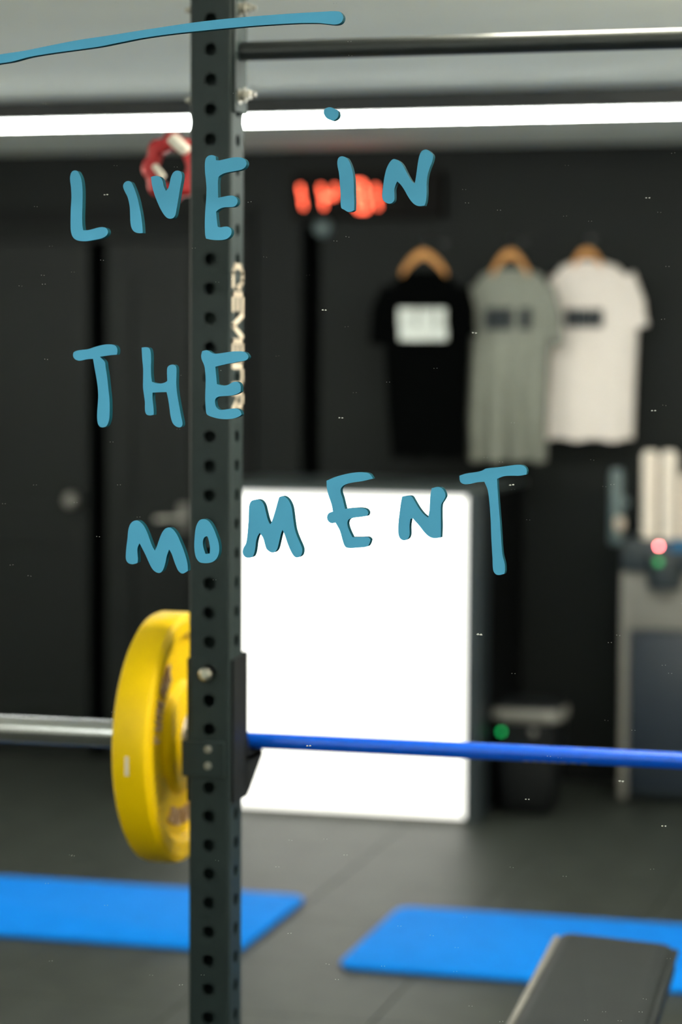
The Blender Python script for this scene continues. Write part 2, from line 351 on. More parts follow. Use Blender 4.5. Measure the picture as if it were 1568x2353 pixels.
S4 = (760, 330, 6.272)
letter('letter_i', 'blue letter I that begins the word IN, over the red digits', 'letter', [[(160,182),(120,200),(100,245),(100,320),(120,420),(132,550),(145,720),(152,920),(200,955),(250,983),(300,980),(338,960),(342,860),(338,700),(335,560),(320,420),(295,320),(265,250),(235,207),(200,190)]], *S4)
letter('letter_n', 'blue letter N that ends the word IN', 'letter', [[(905,224),(860,260),(815,340),(790,420),(770,520),(755,640),(745,750),(755,805),(790,845),(840,865),(885,855),(918,815),(922,740),(920,660),(940,590),(962,545),(1010,590),(1060,660),(1110,750),(1160,825),(1210,875),(1270,900),(1355,893),(1375,830),(1385,720),(1385,580),(1400,450),(1430,350),(1465,260),(1478,170),(1440,120),(1400,92),(1360,87),(1320,105),(1290,150),(1270,220),(1255,310),(1240,420),(1225,520),(1212,575),(1170,540),(1120,460),(1075,370),(1030,290),(980,245),(940,228)]], *S4)
S5 = (270, 1170, 6.272)
letter('letter_m', 'blue letter M that begins the word MOMENT', 'letter', [[(285,163),(225,175),(180,225),(155,310),(145,420),(130,540),(120,660),(125,730),(155,775),(210,793),(260,785),(290,772),(295,720),(290,640),(290,560),(318,490),(360,570),(410,670),(450,760),(490,840),(530,890),(580,917),(625,912),(660,870),(690,780),(710,680),(745,580),(780,640),(815,740),(845,820),(880,890),(930,927),(975,915),(1015,888),(1012,800),(990,700),(955,590),(910,480),(860,370),(810,300),(770,270),(730,265),(685,285),(640,345),(605,430),(570,530),(540,598),(505,540),(470,450),(430,340),(380,240),(330,185)]], *S5)
letter('letter_o', 'blue letter O of MOMENT, over the rack upright', 'letter', [[(1235,143),(1185,160),(1150,210),(1127,280),(1115,380),(1108,500),(1112,600),(1130,690),(1160,740),(1195,768),(1260,778),(1320,775),(1380,755),(1430,710),(1460,640),(1468,560),(1455,470),(1425,380),(1390,290),(1340,200),(1290,155)], [(1290,388),(1255,405),(1235,450),(1233,510),(1245,570),(1270,645),(1330,640),(1335,560),(1325,490),(1305,410)]], *S5)
letter('letter_m', 'blue letter M third in MOMENT, over the white panel corner', 'letter', [[(300,420),(315,350),(350,290),(410,265),(490,258),(545,275),(590,320),(625,390),(655,510),(690,650),(720,730),(750,780),(775,740),(810,650),(850,520),(890,380),(920,270),(940,208),(1000,187),(1060,200),(1120,250),(1170,330),(1205,430),(1225,560),(1245,720),(1270,880),(1310,1010),(1370,1150),(1420,1270),(1430,1340),(1415,1420),(1380,1465),(1310,1485),(1260,1460),(1215,1400),(1160,1290),(1110,1160),(1060,1010),(1010,900),(985,960),(955,1080),(925,1210),(895,1310),(850,1365),(790,1380),(730,1355),(670,1300),(635,1190),(595,1060),(525,965),(480,1040),(450,1150),(435,1270),(410,1400),(370,1470),(270,1490),(210,1465),(175,1410),(170,1340),(190,1270),(235,1190),(260,1060),(275,900),(290,700),(295,550)]], 540, 1120, 9.224)
S6 = (720, 1050, 3.0154)
letter('letter_e', 'blue letter E in the word MOMENT, top above the white panel', 'letter', [[(92,165),(150,140),(220,120),(290,108),(350,107),(390,117),(415,150),(340,168),(270,178),(215,195),(190,228),(205,290),(222,360),(280,354),(340,354),(370,365),(382,388),(374,408),(330,415),(275,422),(245,435),(237,465),(250,510),(272,556),(330,556),(380,556),(398,572),(390,600),(374,620),(310,628),(240,630),(220,618),(205,580),(185,510),(155,455),(125,458),(103,442),(96,415),(108,390),(137,378),(128,330),(108,270),(95,215)]], *S6)
letter('letter_n', 'blue letter N in the word MOMENT', 'letter', [[(617,275),(650,270),(680,272),(700,300),(730,350),(765,395),(797,420),(806,370),(810,300),(815,250),(822,217),(860,208),(890,215),(910,240),(918,270),(905,300),(888,330),(885,400),(886,480),(884,558),(840,563),(805,552),(770,520),(735,475),(690,425),(675,430),(668,480),(668,540),(655,568),(625,577),(600,560),(590,520),(592,450),(600,380),(608,320)]], *S6)
letter('letter_t', 'tall blue letter T that ends the word MOMENT', 'letter', [[(1014,130),(1060,115),(1130,105),(1170,95),(1200,80),(1280,72),(1350,62),(1410,55),(1450,58),(1475,75),(1482,98),(1478,122),(1430,130),(1370,130),(1320,134),(1275,152),(1280,250),(1290,380),(1300,520),(1308,640),(1315,690),(1328,740),(1330,790),(1325,810),(1290,818),(1265,812),(1248,785),(1243,700),(1235,560),(1230,430),(1222,320),(1210,230),(1187,172),(1140,175),(1080,188),(1040,187),(1018,168)]], *S6)
letter('letter_dot', 'small round blue dot above the word IN', 'dot', [[(1225,915),(1240,890),(1275,878),(1310,888),(1345,910),(1348,945),(1330,975),(1300,987),(1260,975),(1235,950)]], 400, 0, 3.5636)
letter('letter_stroke', 'long curved blue stroke across the top of the pane', 'stroke',
       [[(-160,153),(0,124.9),(57.4,116.2),(120.5,103.3),(183.7,91.3),(252.6,81.2),(333,68.3),(450,51.1),(540,41.2),(652,32.3),(737,27.2),(779,26.1),(787,33),(789,42),(784,52),(773,56.1),(756,55.3),(731,52.8),(681,53.3),(608,57.5),(540,63.1),(473,69.6),(400,77.2),(330,87),(275.5,97.6),(229.6,106.8),(178,114.2),(120.5,122),(68.9,130.6),(28.7,141.2),(0,145.8),(-160,176)]], 0, 0, 1.0)

# ================================================================== power rack
YU, W2 = 3.98, .0375                                    # upright centre line, half width
XU = -1.2905; XU2 = -.105
PIT = .0506; ZH0 = on_y(483, 113, YU - W2).z
ZTOP, NROW = ZH0 + 3.5 * PIT, 45
rack = thing('squat_rack', (XU, YU, 0), 'dark grey steel squat rack with punched uprights and pull-up bar', 'rack')
def upright_mesh():
    b = bmesh.new(); a = W2 - .006; R = .0113; RC = .006
    dirs = [(Vector((0, -1, 0)), Vector((1, 0, 0))), (Vector((1, 0, 0)), Vector((0, 1, 0))), (Vector((0, 1, 0)), Vector((-1, 0, 0))), (Vector((-1, 0, 0)), Vector((0, -1, 0)))]
    for row in range(NROW):
        zc = ZTOP - (row + .5) * PIT; h = PIT / 2
        if zc - h < .012: break
        rect = []
        for i in range(4): rect.append((-a + 2 * a * i / 4, -h))
        for i in range(4): rect.append((a, -h + 2 * h * i / 4))
        for i in range(4): rect.append((a - 2 * a * i / 4, h))
        for i in range(4): rect.append((-a, h - 2 * h * i / 4))
        for n, t in dirs:
            o = n * W2 + Vector((0, 0, zc))
            ov = [b.verts.new(o + t * p[0] + Vector((0, 0, p[1]))) for p in rect]
            iv = [b.verts.new(o + t * (math.cos(math.atan2(p[1], p[0])) * R) + Vector((0, 0, math.sin(math.atan2(p[1], p[0])) * R))) for p in rect]
            for i in range(16):
                j = (i + 1) % 16; b.faces.new((ov[i], ov[j], iv[j], iv[i]))
            n2 = t                                          # corner towards the next side
            cc = n * a + t * a
            for i in range(4):
                z0, z1 = zc - h + 2 * h * i / 4, zc - h + 2 * h * (i + 1) / 4
                for q in range(3):
                    a0, a1 = math.pi / 2 * q / 3, math.pi / 2 * (q + 1) / 3
                    p0 = cc + (n * math.cos(a0) + t * math.sin(a0)) * RC; p1 = cc + (n * math.cos(a1) + t * math.sin(a1)) * RC
                    vs = [b.verts.new(p0 + Vector((0, 0, z0))), b.verts.new(p1 + Vector((0, 0, z0))), b.verts.new(p1 + Vector((0, 0, z1))), b.verts.new(p0 + Vector((0, 0, z1)))]
                    b.faces.new(vs)
    bmesh.ops.remove_doubles(b, verts=b.verts, dist=1e-5)
    bmesh.ops.recalc_face_normals(b, faces=b.faces)
    me = bpy.data.meshes.new('upright'); b.to_mesh(me); b.free(); me.materials.append(M_RACK)
    me.shade_flat()
    return me
um = upright_mesh()
for xx in (XU, XU2):
    o = bpy.data.objects.new('upright', um); C.objects.link(o); o.parent = rack; o.location = (xx - XU, 0, 0)
    sm = o.modifiers.new('wall', 'SOLIDIFY'); sm.thickness = .004; sm.offset = -1
    MB().box(xx - .03, xx + .03, YU - .03, YU + .03, ZTOP - .003, ZTOP + .003).build('top_cap', M_BLACK, o, smooth=0)
    MB().box(xx - .06, xx + .06, YU - .06, YU + .62, .001, .011, bev=.002).build('base_plate', M_RACK, rack, smooth=0)
    MB().box(xx - W2, xx + W2, YU + W2, YU + .6, .011, .08, bev=.004).build('foot_beam', M_RACK, rack, smooth=0)
PBZ = on_y(560, 118, YU).z
pb = MB().tube([(XU + W2 + .006, YU, PBZ), (XU2 - W2 - .006, YU, PBZ)], .0165, 24).build('pull_up_bar', M_BLACK, rack)
zb1, zb2 = on_y(575, 20, YU).z, on_y(575, 220, YU).z
def bolt(parent, p, ax, r=.011, l=.012, m=None):
    a = Vector(ax); return MB().lathe([(0, r * 1.45), (.0025, r * 1.45)], p, ax, 18).lathe([(.0025, r), (.0025 + l * .7, r), (l, r * .85)], p, ax, 6).lathe([(l, r * .5), (l + .008, r * .5)], p, ax, 12).build('bolt', m or M_STEEL, parent)
for sx, xf in ((1, XU + W2), (-1, XU2 - W2)):
    pl = MB().box(min(xf, xf + sx * .006), max(xf, xf + sx * .006), YU - .034, YU + .034, zb2 - .03, zb1 + .03, bev=.002).build('flange_plate', M_RACK, rack, smooth=0)
    for z in (zb1, zb2):
        for dy in (-.012, .018): bolt(pl, (xf + sx * .006, YU + dy, z + dy * .2), (sx, 0, 0), .0085)
for z in (zb1, on_y(432, 232, YU).z):
    bolt(rack, (XU - W2, YU - .004, z), (-1, 0, 0), .0085, .010)

# lettering printed down the side of the upright
def zside(py): return on_y(551, py, YU).z
lt = MB()
def stroke(p, q, wd, z0, z1):
    x = XU + W2
    def w3(a, bb): return (YU - .026 + .052 * bb, z0 + (z1 - z0) * a)
    P, Q = Vector(w3(*p)), Vector(w3(*q)); d = (Q - P).normalized(); n = Vector((-d.y, d.x)) * wd
    P, Q = P - d * wd, Q + d * wd
    lt.prism([[P + n, Q + n, Q - n, P - n]], lambda p2, dd: Vector((x + dd, p2[0], p2[1])), .0012, -.0002)
GL = {'O': [((.1, .2), (.1, .8)), ((.1, .8), (.35, 1)), ((.35, 1), (.7, 1)), ((.7, 1), (.95, .75)), ((.95, .75), (.95, .55)), ((.1, .2), (.35, 0)), ((.35, 0), (.9, 0))],
      'E': [((.05, 0), (.05, 1)), ((.05, 0), (.95, 0)), ((.05, .5), (.9, .5)), ((.05, 1), (.95, 1))],
      'V': [((0, 1), (.5, 0)), ((.5, 0), (1, 1))],
      'N': [((.1, 0), (.1, 1)), ((.1, 1), (.9, 1)), ((.9, 1), (.9, 0))],
      'P': [((.05, 0), (.05, 1)), ((.05, 1), (.8, 1)), ((.8, 1), (.8, .45)), ((.8, .45), (.05, .45)), ((.5, .45), (.95, 0))]}
for y0, y1, g in ((607, 662, 'O'), (674, 713, 'E'), (724, 774, 'V'), (782, 826, 'E'), (836, 890, 'N'), (899, 943, 'P')):
    for p, q in GL[g]: stroke(p, q, .0046, zside(y0), zside(y1))
tag(lt.build('lettering', M_PRINT, rack, smooth=0), 'cream letters printed down the side of the upright')

# bar holder (J-cup) on the upright
def zf(py): return on_y(480, py, YU - W2).z
jc = thing('bar_holder', (XU, YU, zf(1835)), 'dark steel bar holder clamped around the upright, under the blue bar', 'bar holder')
BARY = 4.09; BZ = on_y(436, 1694, BARY).z
for sx in (1, -1):
    x0 = XU + sx * W2; x1 = x0 + sx * .005
    zt, zl = on_y(555, 1508, YU + .03).z, on_y(555, 1832, YU + .03).z
    zbot = BZ - .017
    prof = [(YU - .03, zt), (YU + W2 + .012, zt + .004), (YU + W2 + .012, zbot + .035), (YU + W2 + .028, zbot), (BARY + .028, zbot), (BARY + .034, zbot - .012), (YU + W2 + .03, zbot - .062), (YU + W2 + .012, zl), (YU - .03, zl)]
    MB().prism([prof], lambda p, d: Vector((d, p[0], p[1])), min(x0 + sx * .0005, x1), max(x0 + sx * .0005, x1)).build('side_plate', M_PLASTIC, jc, smooth=0)
MB().box(XU - W2 - .005, XU + W2 + .005, YU + W2 + .001, YU + W2 + .012, zf(1835), zf(1508), bev=.002).build('back_plate', M_PLASTIC, jc, smooth=0)
MB().box(XU - W2 - .005, XU + W2 + .005, YU + W2 + .012, BARY + .03, BZ - .030, BZ - .0165, bev=.002).build('cradle', M_PLASTIC, jc, smooth=0)
MB().box(XU - W2 - .005, XU + W2 + .005, BARY + .022, BARY + .034, BZ - .0165, BZ + .004, bev=.003).build('front_lip', M_PLASTIC, jc, smooth=0)
zt, zb = zf(1703), zf(1785)
fb = MB().box(XU - W2 - .010, XU + W2 - .008, YU - W2 - .007, YU - W2 - .0005, zb, zt, bev=.002).box(XU - W2 - .010, XU - W2 - .0055, YU - W2 - .002, YU + .03, zb, zt, bev=.001).build('front_bracket', M_RACK, jc, smooth=0)
for py in (1722, 1760):
    p = on_y(478, py, YU - W2 - .007)
    MB().lathe([(0, .0068), (.003, .0064), (.0045, .004)], (p.x, YU - W2 - .007, p.z), (0, -1, 0), 16).build('rivet', M_GREYPL, fb)
pp = on_y(474, 1549, YU - W2 - .01)
MB().lathe([(-.04, .0072), (.006, .0072), (.008, .0115), (.017, .0115), (.021, .007)], (pp.x, YU - W2 - .001, pp.z), (0, -1, 0), 20).build('locking_pin', M_STEEL, jc)

# red faceted collar behind the upright, on a hook of the rack
rc = on_y(397, 386, 4.26)
red = thing('barbell_collar', (rc.x, 4.26, rc.z - .056), 'red faceted collar with highlight-white clasps hanging behind the upright', 'collar')
ring = MB(); rr = []
sg = 48
for kk in range(sg):
    a = 2 * math.pi * kk / sg + .2
    lob = abs(math.cos(4 * a)); ro = .050 + .009 * lob; ri = .027 + .002 * lob
    e = Vector((math.cos(a), 0, math.sin(a) * 1.12)); base = Vector((rc.x, 4.26, rc.z))
    sec = [(ri, -.010), (ri + .006, -.017), (ro - .008, -.015), (ro, -.007), (ro, .007), (ro - .008, .015), (ri + .006, .017), (ri, .010)]
    rr.append([base + e * r + Vector((0, d, 0)) for r, d in sec])
ring.rings(rr, False, 0, True).build('ring_body', M_RED, red, smooth=25)
cl = MB().box(-.021, .021, -.020, .012, -.0105, .0105, bev=.007, seg=3).build('clasp', M_CLASP, red)
def place(o, x, y, z, ry):
    L = world_loc(o.parent); off = L
    for v in o.data.vertices: v.co += L
    o.location = Vector((x, y, z)) - L; o.rotation_euler = (0, ry, 0)
ct = on_y(413, 333, 4.24); place(cl, ct.x, 4.243, ct.z, math.radians(42))
c2 = MB().box(-.016, .016, -.006, .006, -.006, .006, bev=.004, seg=3).build('inner_clasp', M_CLASP, red)
ci = on_y(365, 394, 4.24); place(c2, ci.x, 4.241, ci.z, math.radians(52))
MB().tube([(XU - .032, YU + W2, rc.z + .02), (rc.x + .062, 4.262, rc.z + .02)], .006, 10).build('storage_hook', M_BLACK, rack)

# ================================================================== barbell and plate
XP = on_y(436, 1694, BARY).x                             # inner face of the plate
bar = thing('barbell', (-.7, BARY, BZ - .025), 'barbell with blue shaft and bright steel sleeve across the rack', 'barbell')
XR = -.7 * 2 - XP
for sx, xi in ((-1, XP), (1, XR)):
    MB().lathe([(-.0, .0249), (.385, .0249), (.390, .0225)], (xi, BARY, BZ), (sx, 0, 0), 32).build('sleeve', M_CHROME, bar)
    MB().lathe([(0, .019), (.001, .036), (.004, .039), (.014, .039), (.017, .036), (.018, .030), (.030, .030), (.032, .02)], (xi - sx * .0335, BARY, BZ), (sx, 0, 0), 32).build('collar_flange', M_STEEL, bar)
sh = MB().tube([(XP + .03, BARY, BZ), (XR - .03, BARY, BZ)], .0145, 28).build('shaft', M_BLUEBAR, bar)
pr = MB()
for i, px in enumerate((1212, 1232, 1252, 1274, 1296, 1320, 1344)):
    xx = on_y(px, 1752, BARY).x
    for a0 in (-1.02, -1.16):
        q = [(xx - .006, a0 - .06), (xx + .006, a0 - .06), (xx + .006 - .003 * (i % 2), a0 + .06), (xx - .006, a0 + .06)]
        pr.prism([q], lambda p, d: Vector((p[0], BARY - math.cos(p[1]) * (.0145 + d), BZ + math.sin(p[1]) * (.0145 + d))), .0004, -.0002)
pr.build('print', M_GREYPL, sh, smooth=0)

plate = thing('bumper_plate', (XP - .035, BARY, BZ - .225), 'thick yellow rubber bumper plate loaded on the barbell', 'weight plate')
prof = [(0, .028), (-.002, .046), (-.002, .088), (-.006, .096), (-.016, .104), (-.016, .176), (-.006, .186), (-.002, .190), (-.002, .212), (-.008, .222), (-.016, .225), (-.056, .225), (-.064, .222), (-.070, .212), (-.070, .190), (-.056, .176), (-.056, .104), (-.070, .09), (-.070, .028)]
MB().lathe([(d, r) for d, r in prof], (XP, BARY, BZ), (1, 0, 0), 96, closed=True).build('rubber_disc', M_YELLOW, plate, smooth=28)
MB().lathe([(.001, .0255), (.003, .028), (.003, .042), (.001, .045), (-.004, .045), (-.066, .036), (-.0705, .030), (-.0705, .0255)], (XP, BARY, BZ), (1, 0, 0), 40, closed=True).build('steel_hub', M_STEEL, plate)
def arcblk(a0, a1, r0, r1):
    q = [(a0, r0), (a1, r0), (a1, r1), (a0, r1)]
    pt.prism([q], lambda p, d: Vector((XP + d, BARY - math.cos(p[0]) * p[1], BZ + math.sin(p[0]) * p[1])), -.0105, -.0162)
for base in (1.0, -1.15, 2.9):
    pt = MB()
    for i in range(7):
        a = base - .93 + i * .155
        arcblk(a, a + .03, .128, .158); arcblk(a + .03, a + .085, .128 if i % 2 else .150, .136 if i % 2 else .158)
        if i % 3: arcblk(a + .085, a + .115, .128, .158)
    pt.build('raised_lettering', M_PLATETXT, plate, smooth=0)
ym = on_y(299, 1708, BARY - .215)
q = MB(); a_ = math.atan2(ym.z - BZ, .225)
MB().box(XP - .0415, XP - .034, BARY - .2262, BARY - .2235, BZ - .035, BZ - .001, bev=.0006).build('tread_mark', M_PRINT, plate, smooth=0)

# ================================================================== mats
def rounded(x0, x1, y0, y1, r, n=6):
    pts = []
    for cx, cy, a in ((x1 - r, y1 - r, 0), (x0 + r, y1 - r, 90), (x0 + r, y0 + r, 180), (x1 - r, y0 + r, 270)):
        for i in range(n + 1):
            t = math.radians(a + 90 * i / n); pts.append((cx + r * math.cos(t), cy + r * math.sin(t)))
    return pts
def slab_rings(pts_fn, spec, rot=0., piv=(0, 0)):
    out = []
    for inset, z in spec:
        R = []
        for x, y in pts_fn(inset):
            dx, dy = x - piv[0], y - piv[1]
            R.append(Vector((piv[0] + dx * math.cos(rot) - dy * math.sin(rot), piv[1] + dx * math.sin(rot) + dy * math.cos(rot), z)))
        out.append(R)
    return out
def gym_mat(x0, x1, y0, y1, label):
    spec = [(.006, .001), (.001, .004), (0, .008), (.001, .0125), (.005, .0155)]
    o = MB().rings(slab_rings(lambda i: rounded(x0 + i, x1 - i, y0 + i, y1 - i, .055 - i), spec)).build('exercise_mat', M_MAT, loc=((x0 + x1) / 2, (y0 + y1) / 2, 0), smooth=40)
    return tag(o, label, 'mat', 'blue exercise mats on the floor')
gym_mat(-3.75, -1.925, 6.14, 6.83, 'blue foam exercise mat behind the upright, running off to the left')
gym_mat(-1.632, .18, 6.06, 6.775, 'blue foam exercise mat behind the black bench')

# ================================================================== bench
ba = math.atan2(-.05, .66)                                # slight turn
bc = Vector((-.668, 4.17, 0)); blen0, blen1, bw = -.62, .60, .120
ba = -.05
bench = thing('weight_bench', (bc.x, bc.y, 0), 'black vinyl weight bench under the barbell, in front of the mats', 'bench')
def bl(x, y, z): return Vector((bc.x + x * math.cos(-ba) + y * math.sin(ba), bc.y + x * math.sin(-ba) * -1 * -1 + y * math.cos(ba), z))
rot = -ba
spec = [(.010, .385), (.002, .392), (0, .402), (0, .432), (.004, .443), (.012, .449), (.03, .4515)]
padpts = lambda i: [(x, y - (x - bc.x) * .24 * (y > bc.y)) for x, y in rounded(bc.x - bw + i, bc.x + bw - i, bc.y + blen0 + i, bc.y + blen1 - i, .03 - i * .5)]
MB().rings(slab_rings(padpts, spec, rot, (bc.x, bc.y))).build('seat_pad', M_VINYL, bench, smooth=50)
def rotp(x, y, z):
    return Vector((bc.x + x * math.cos(rot) - y * math.sin(rot), bc.y + x * math.sin(rot) + y * math.cos(rot), z))
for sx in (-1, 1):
    MB().tube([rotp(sx * (bw + .001), blen0 + .05, .443), rotp(sx * (bw + .001), blen1 - .045 - sx * .03, .443)], .0068, 12).build('pad_edge_tube', M_HILITE if sx < 0 else M_VINYL, bench)
def beam(name, p, q, r, m=M_BLACK): return MB().tube([p, q], r, 4).build(name, m, bench, smooth=0)
beam('spine', rotp(0, blen0 + .1, .355), rotp(0, blen1 - .08, .355), .04)
for y in (blen0 + .16, blen1 - .12):
    beam('leg', rotp(0, y, .36), rotp(0, y, .06), .036)
    beam('foot', rotp(-.22, y, .032), rotp(.22, y, .032), .036)
    for sx in (-.22, .22):
        p = rotp(sx, y, 0)
        MB().box(p.x - .032, p.x + .032, p.y - .034, p.y + .034, .0005, .05, bev=.004).build('rubber_foot', M_PLASTIC, bench, smooth=0)

# ================================================================== reception desk
YD = 8.13
DX0, DX1 = on_y(478, 1500, YD).x, on_y(1071, 1500, YD).x
DZ = on_y(800, 1126, YD).z
desk = thing('reception_desk', ((DX0 + DX1) / 2, (YD + 9.0) / 2, 0), 'reception desk with a glowing white front and dark top', 'desk')
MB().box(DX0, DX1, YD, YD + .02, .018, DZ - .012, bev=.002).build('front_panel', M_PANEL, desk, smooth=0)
MB().box(DX0 - .045, DX1 + .047, YD - .012, 8.98, DZ - .012, DZ + .006, bev=.003).build('desk_top', M_DESKTOP, desk, smooth=0)
for x0, x1, xin in ((DX0 - .045, DX0 - .001, .02), (DX1 + .001, DX1 + .047, -.02)):
    MB().box(x0, x1, YD - .008, YD + .17, .001, DZ - .0125, bev=.003).build('side_post', M_DKHEAD, desk, smooth=0)
    MB().box(x0 + max(xin, 0) * 0, x1 - .004, YD + .172, 8.95, .001, DZ - .0125).build('side_panel', M_SLOT, desk, smooth=0)
MB().box(DX0, DX1, YD + .025, YD + .045, .001, DZ - .0125).build('inner_panel', M_BLACK, desk, smooth=0)
MB().box(DX0, DX1, YD + .006, YD + .02, .001, .0175).build('kick_strip', M_GREYPL, desk, smooth=0)

# ================================================================== wall timer
YT = YB - .055
def tp(x, y): p = on_y(x, y, YT); return p.x, p.z
(tx0, tz1), (tx1, tz0) = tp(672, 398), tp(1016, 500)
timer = thing('wall_timer', ((tx0 + tx1) / 2, YB - .001, tz0), 'black wall timer with glowing red digits on the back wall', 'timer')
MB().box(tx0, tx1, YT + .002, YB - .001, tz0, tz1, bev=.006).build('case', M_TIMER, timer, smooth=0)
def seg_digit(pxc, wpx, segs, y0=414, y1=487):
    sl = .16                                               # digits lean as they do in the picture
    T, Mi, Bo = y0, (y0 + y1) / 2, y1
    xs = lambda s, y: pxc + s * wpx / 2 + (y - Mi) * sl
    defs = {'a': ((-1, T), (1, T)), 'b': ((1, T), (1, Mi)), 'c': ((1, Mi), (1, Bo)), 'd': ((-1, Bo), (1, Bo)), 'e': ((-1, Mi), (-1, Bo)), 'f': ((-1, T), (-1, Mi)), 'g': ((-1, Mi), (1, Mi))}
    d = MB()
    for s in segs:
        (sa, ya), (sb, yb) = defs[s]
        P = Vector(tp(xs(sa, ya), ya)); Q = Vector(tp(xs(sb, yb), yb)); u = (Q - P).normalized(); n = Vector((-u.y, u.x)) * .0055
        P += u * .006; Q -= u * .006
        d.prism([[P + n, P - u * .004, P - n, Q - n, Q + u * .004, Q + n]], lambda p, dd: Vector((p[0], dd, p[1])), YT - .001, YT + .003)
    d.build('digit', M_DIGIT, timer, smooth=0)
seg_digit(700, 12, 'ef', 424, 481); seg_digit(757, 32, 'efgb', 424, 481); seg_digit(828, 27, 'abcdefg', 419, 484); seg_digit(860, 12, 'bc', 424, 481)
p1, p2 = on_y(738, 523, YB - .03), None
sens = thing('wall_sensor', (p1.x, YB, p1.z - .02), 'small grey rounded sensor under the wall timer', 'sensor')
MB().lathe([(0, .036), (.012, .036), (.022, .030), (.028, .015), (.029, .002)], (p1.x, YB - .001, p1.z), (0, -1, 0), 28).build('dome', M_TUBE, sens)

# ================================================================== shirts on hangers
def shirt(Y, label, m, body, sleeves, neck, hang, prints, fold, nf, ph, d=.045):
    """body rows (y, x_left, x_right) from hem up; sleeves: list of (shoulder px, cuff px, half widths px)"""
    P = lambda x, y: on_y(x, y, Y)
    s = thing('t_shirt', (P((body[0][1] + body[0][2]) / 2, body[0][0]).x, Y, P(0, body[0][0]).z), label, 't-shirt', 'shirts hanging on the back wall')
    N = 56; rings = []
    rows = []
    for (ya, la, ra), (yb, lb, rb) in zip(body, body[1:]):
        n = max(1, int(abs(ya - yb) / 22))
        for i in range(n):
            t = i / n; rows.append((ya + (yb - ya) * t, la + (lb - la) * t, ra + (rb - ra) * t))
    rows.append(body[-1])
    H0, H1 = body[0][0], body[-1][0]
    for y, l, r in rows:
        t = (H0 - y) / (H0 - H1)                          # 0 hem .. 1 neck
        a, b = P(l, y), P(r, y); cx, hw, z = (a.x + b.x) / 2, (b.x - a.x) / 2, (a.z + b.z) / 2
        dd = d * (1 - .55 * max(0, (t - .6) / .4)); R = []
        for kk in range(N):
            th = 2 * math.pi * kk / N; c, sn = math.cos(th), math.sin(th)
            x = cx + hw * (abs(c) ** .8) * (1 if c >= 0 else -1)
            amp = fold * max(0, 1 - t * 1.25)
            y3 = Y + dd * (abs(sn) ** .8) * (1 if sn >= 0 else -1) + amp * math.sin(nf * (x - cx) / hw + ph + .3 * math.sin(4 * t)) * abs(sn) ** .4
            zz = z + .006 * math.sin(nf * (x - cx) / hw + ph) * (1 if t < .02 else 0)
            R.append(Vector((x, y3, zz)))
        rings.append(R)
    MB().rings(rings).build('body', m, s, smooth=60)
    for (sx, sy), (mx, my), (ex, ey), w0, w1 in sleeves:
        pts = [(sx, sy, w0), ((sx + mx) / 2, (sy + my) / 2, (w0 * 2 + w1) / 3), (mx, my, (w0 + w1 * 2) / 3), ((mx + ex) / 2, (my + ey) / 2, w1), (ex, ey, w1)]
        R = []
        for i, (x, y, wd) in enumerate(pts):
            a = pts[max(0, i - 1)]; b = pts[min(len(pts) - 1, i + 1)]
            dx, dy = b[0] - a[0], b[1] - a[1]; l = math.hypot(dx, dy); nx, ny = -dy / l, dx / l
            p = P(x, y); q = P(x + nx * wd, y + ny * wd) - p
            R.append([p + q * math.cos(2 * math.pi * k / 20) + Vector((0, d * .62 * math.sin(2 * math.pi * k / 20), 0)) for k in range(20)])
        MB().rings(R).build('sleeve', m, s, smooth=60)
    nx, ny, nw = neck
    pts = []
    for i in range(25):
        a = 2 * math.pi * i / 24
        p = P(nx + nw * math.cos(a), ny + 9 + 10 * max(0, math.sin(a)) - 8 * max(0, -math.sin(a))); p.y = Y - d * .5 * math.sin(a)
        pts.append(p)
    MB().tube(pts, .008, 8, cap=False).build('collar', m, s)
    if prints:
        pm, items = prints; q = MB(); yf = Y - d - .012
        Pf = lambda x, y: on_y(x, y, yf)
        for x0, x1, y0, y1 in items:
            a, b = Pf(x0, y0), Pf(x1, y1)
            q.box(a.x, b.x, yf, yf + .02, b.z, a.z)
        q.build('chest_print', pm, s, smooth=0)
    # hanger
    (ax, ay), (lx, ly), (rx, ry), th = hang
    hg = thing('coat_hanger', (P(ax, ay).x, Y - .03, P(ax, ay).z), label.replace('hanging', 'on it')[:0] + HLAB[len(HLAB_USED)], 'hanger', 'wooden hangers'); HLAB_USED.append(1)
    Yh = Y - .03 - (d - .045)
    def hp(x, y): return on_y(x, y, Yh)
    outer = [(lx, ly), (lx + (ax - lx) * .35, ly + (ay - ly) * .55), (ax - 14, ay + 6), (ax, ay), (ax + 14, ay + 6), (rx + (ax - rx) * .35, ry + (ay - ry) * .55), (rx, ry)]
    poly = outer + [(x, y + th) if 0 < i < 6 else (x, y + th * .7) for i, (x, y) in reversed(list(enumerate(outer)))]
    poly = [(lambda v: (v.x, v.z))(hp(*p)) for p in poly]
    MB().prism([poly], lambda p, dd: Vector((p[0], dd, p[1])), Yh - .008, Yh + .008).build('shoulder_bar', M_WOOD, hg, smooth=0)
    t0_ = hp(ax, ay + 4)
    hk = [Vector((t0_.x, Yh, t0_.z)), Vector((t0_.x, Yh, t0_.z + .035))]
    for i in range(1, 9):
        a = math.pi * i / 8; hk.append(Vector((t0_.x, Yh + .02 - .02 * math.cos(a), t0_.z + .035 + .02 * math.sin(a))))
    MB().tube(hk, .0022, 8).build('hook', M_BLACK, hg)
    wp = Vector((t0_.x, Yh + .02, t0_.z + .044))
    pg = thing('wall_peg', (wp.x, YB, wp.z), PLAB[len(HLAB_USED) - 1], 'peg', 'pegs on the back wall')
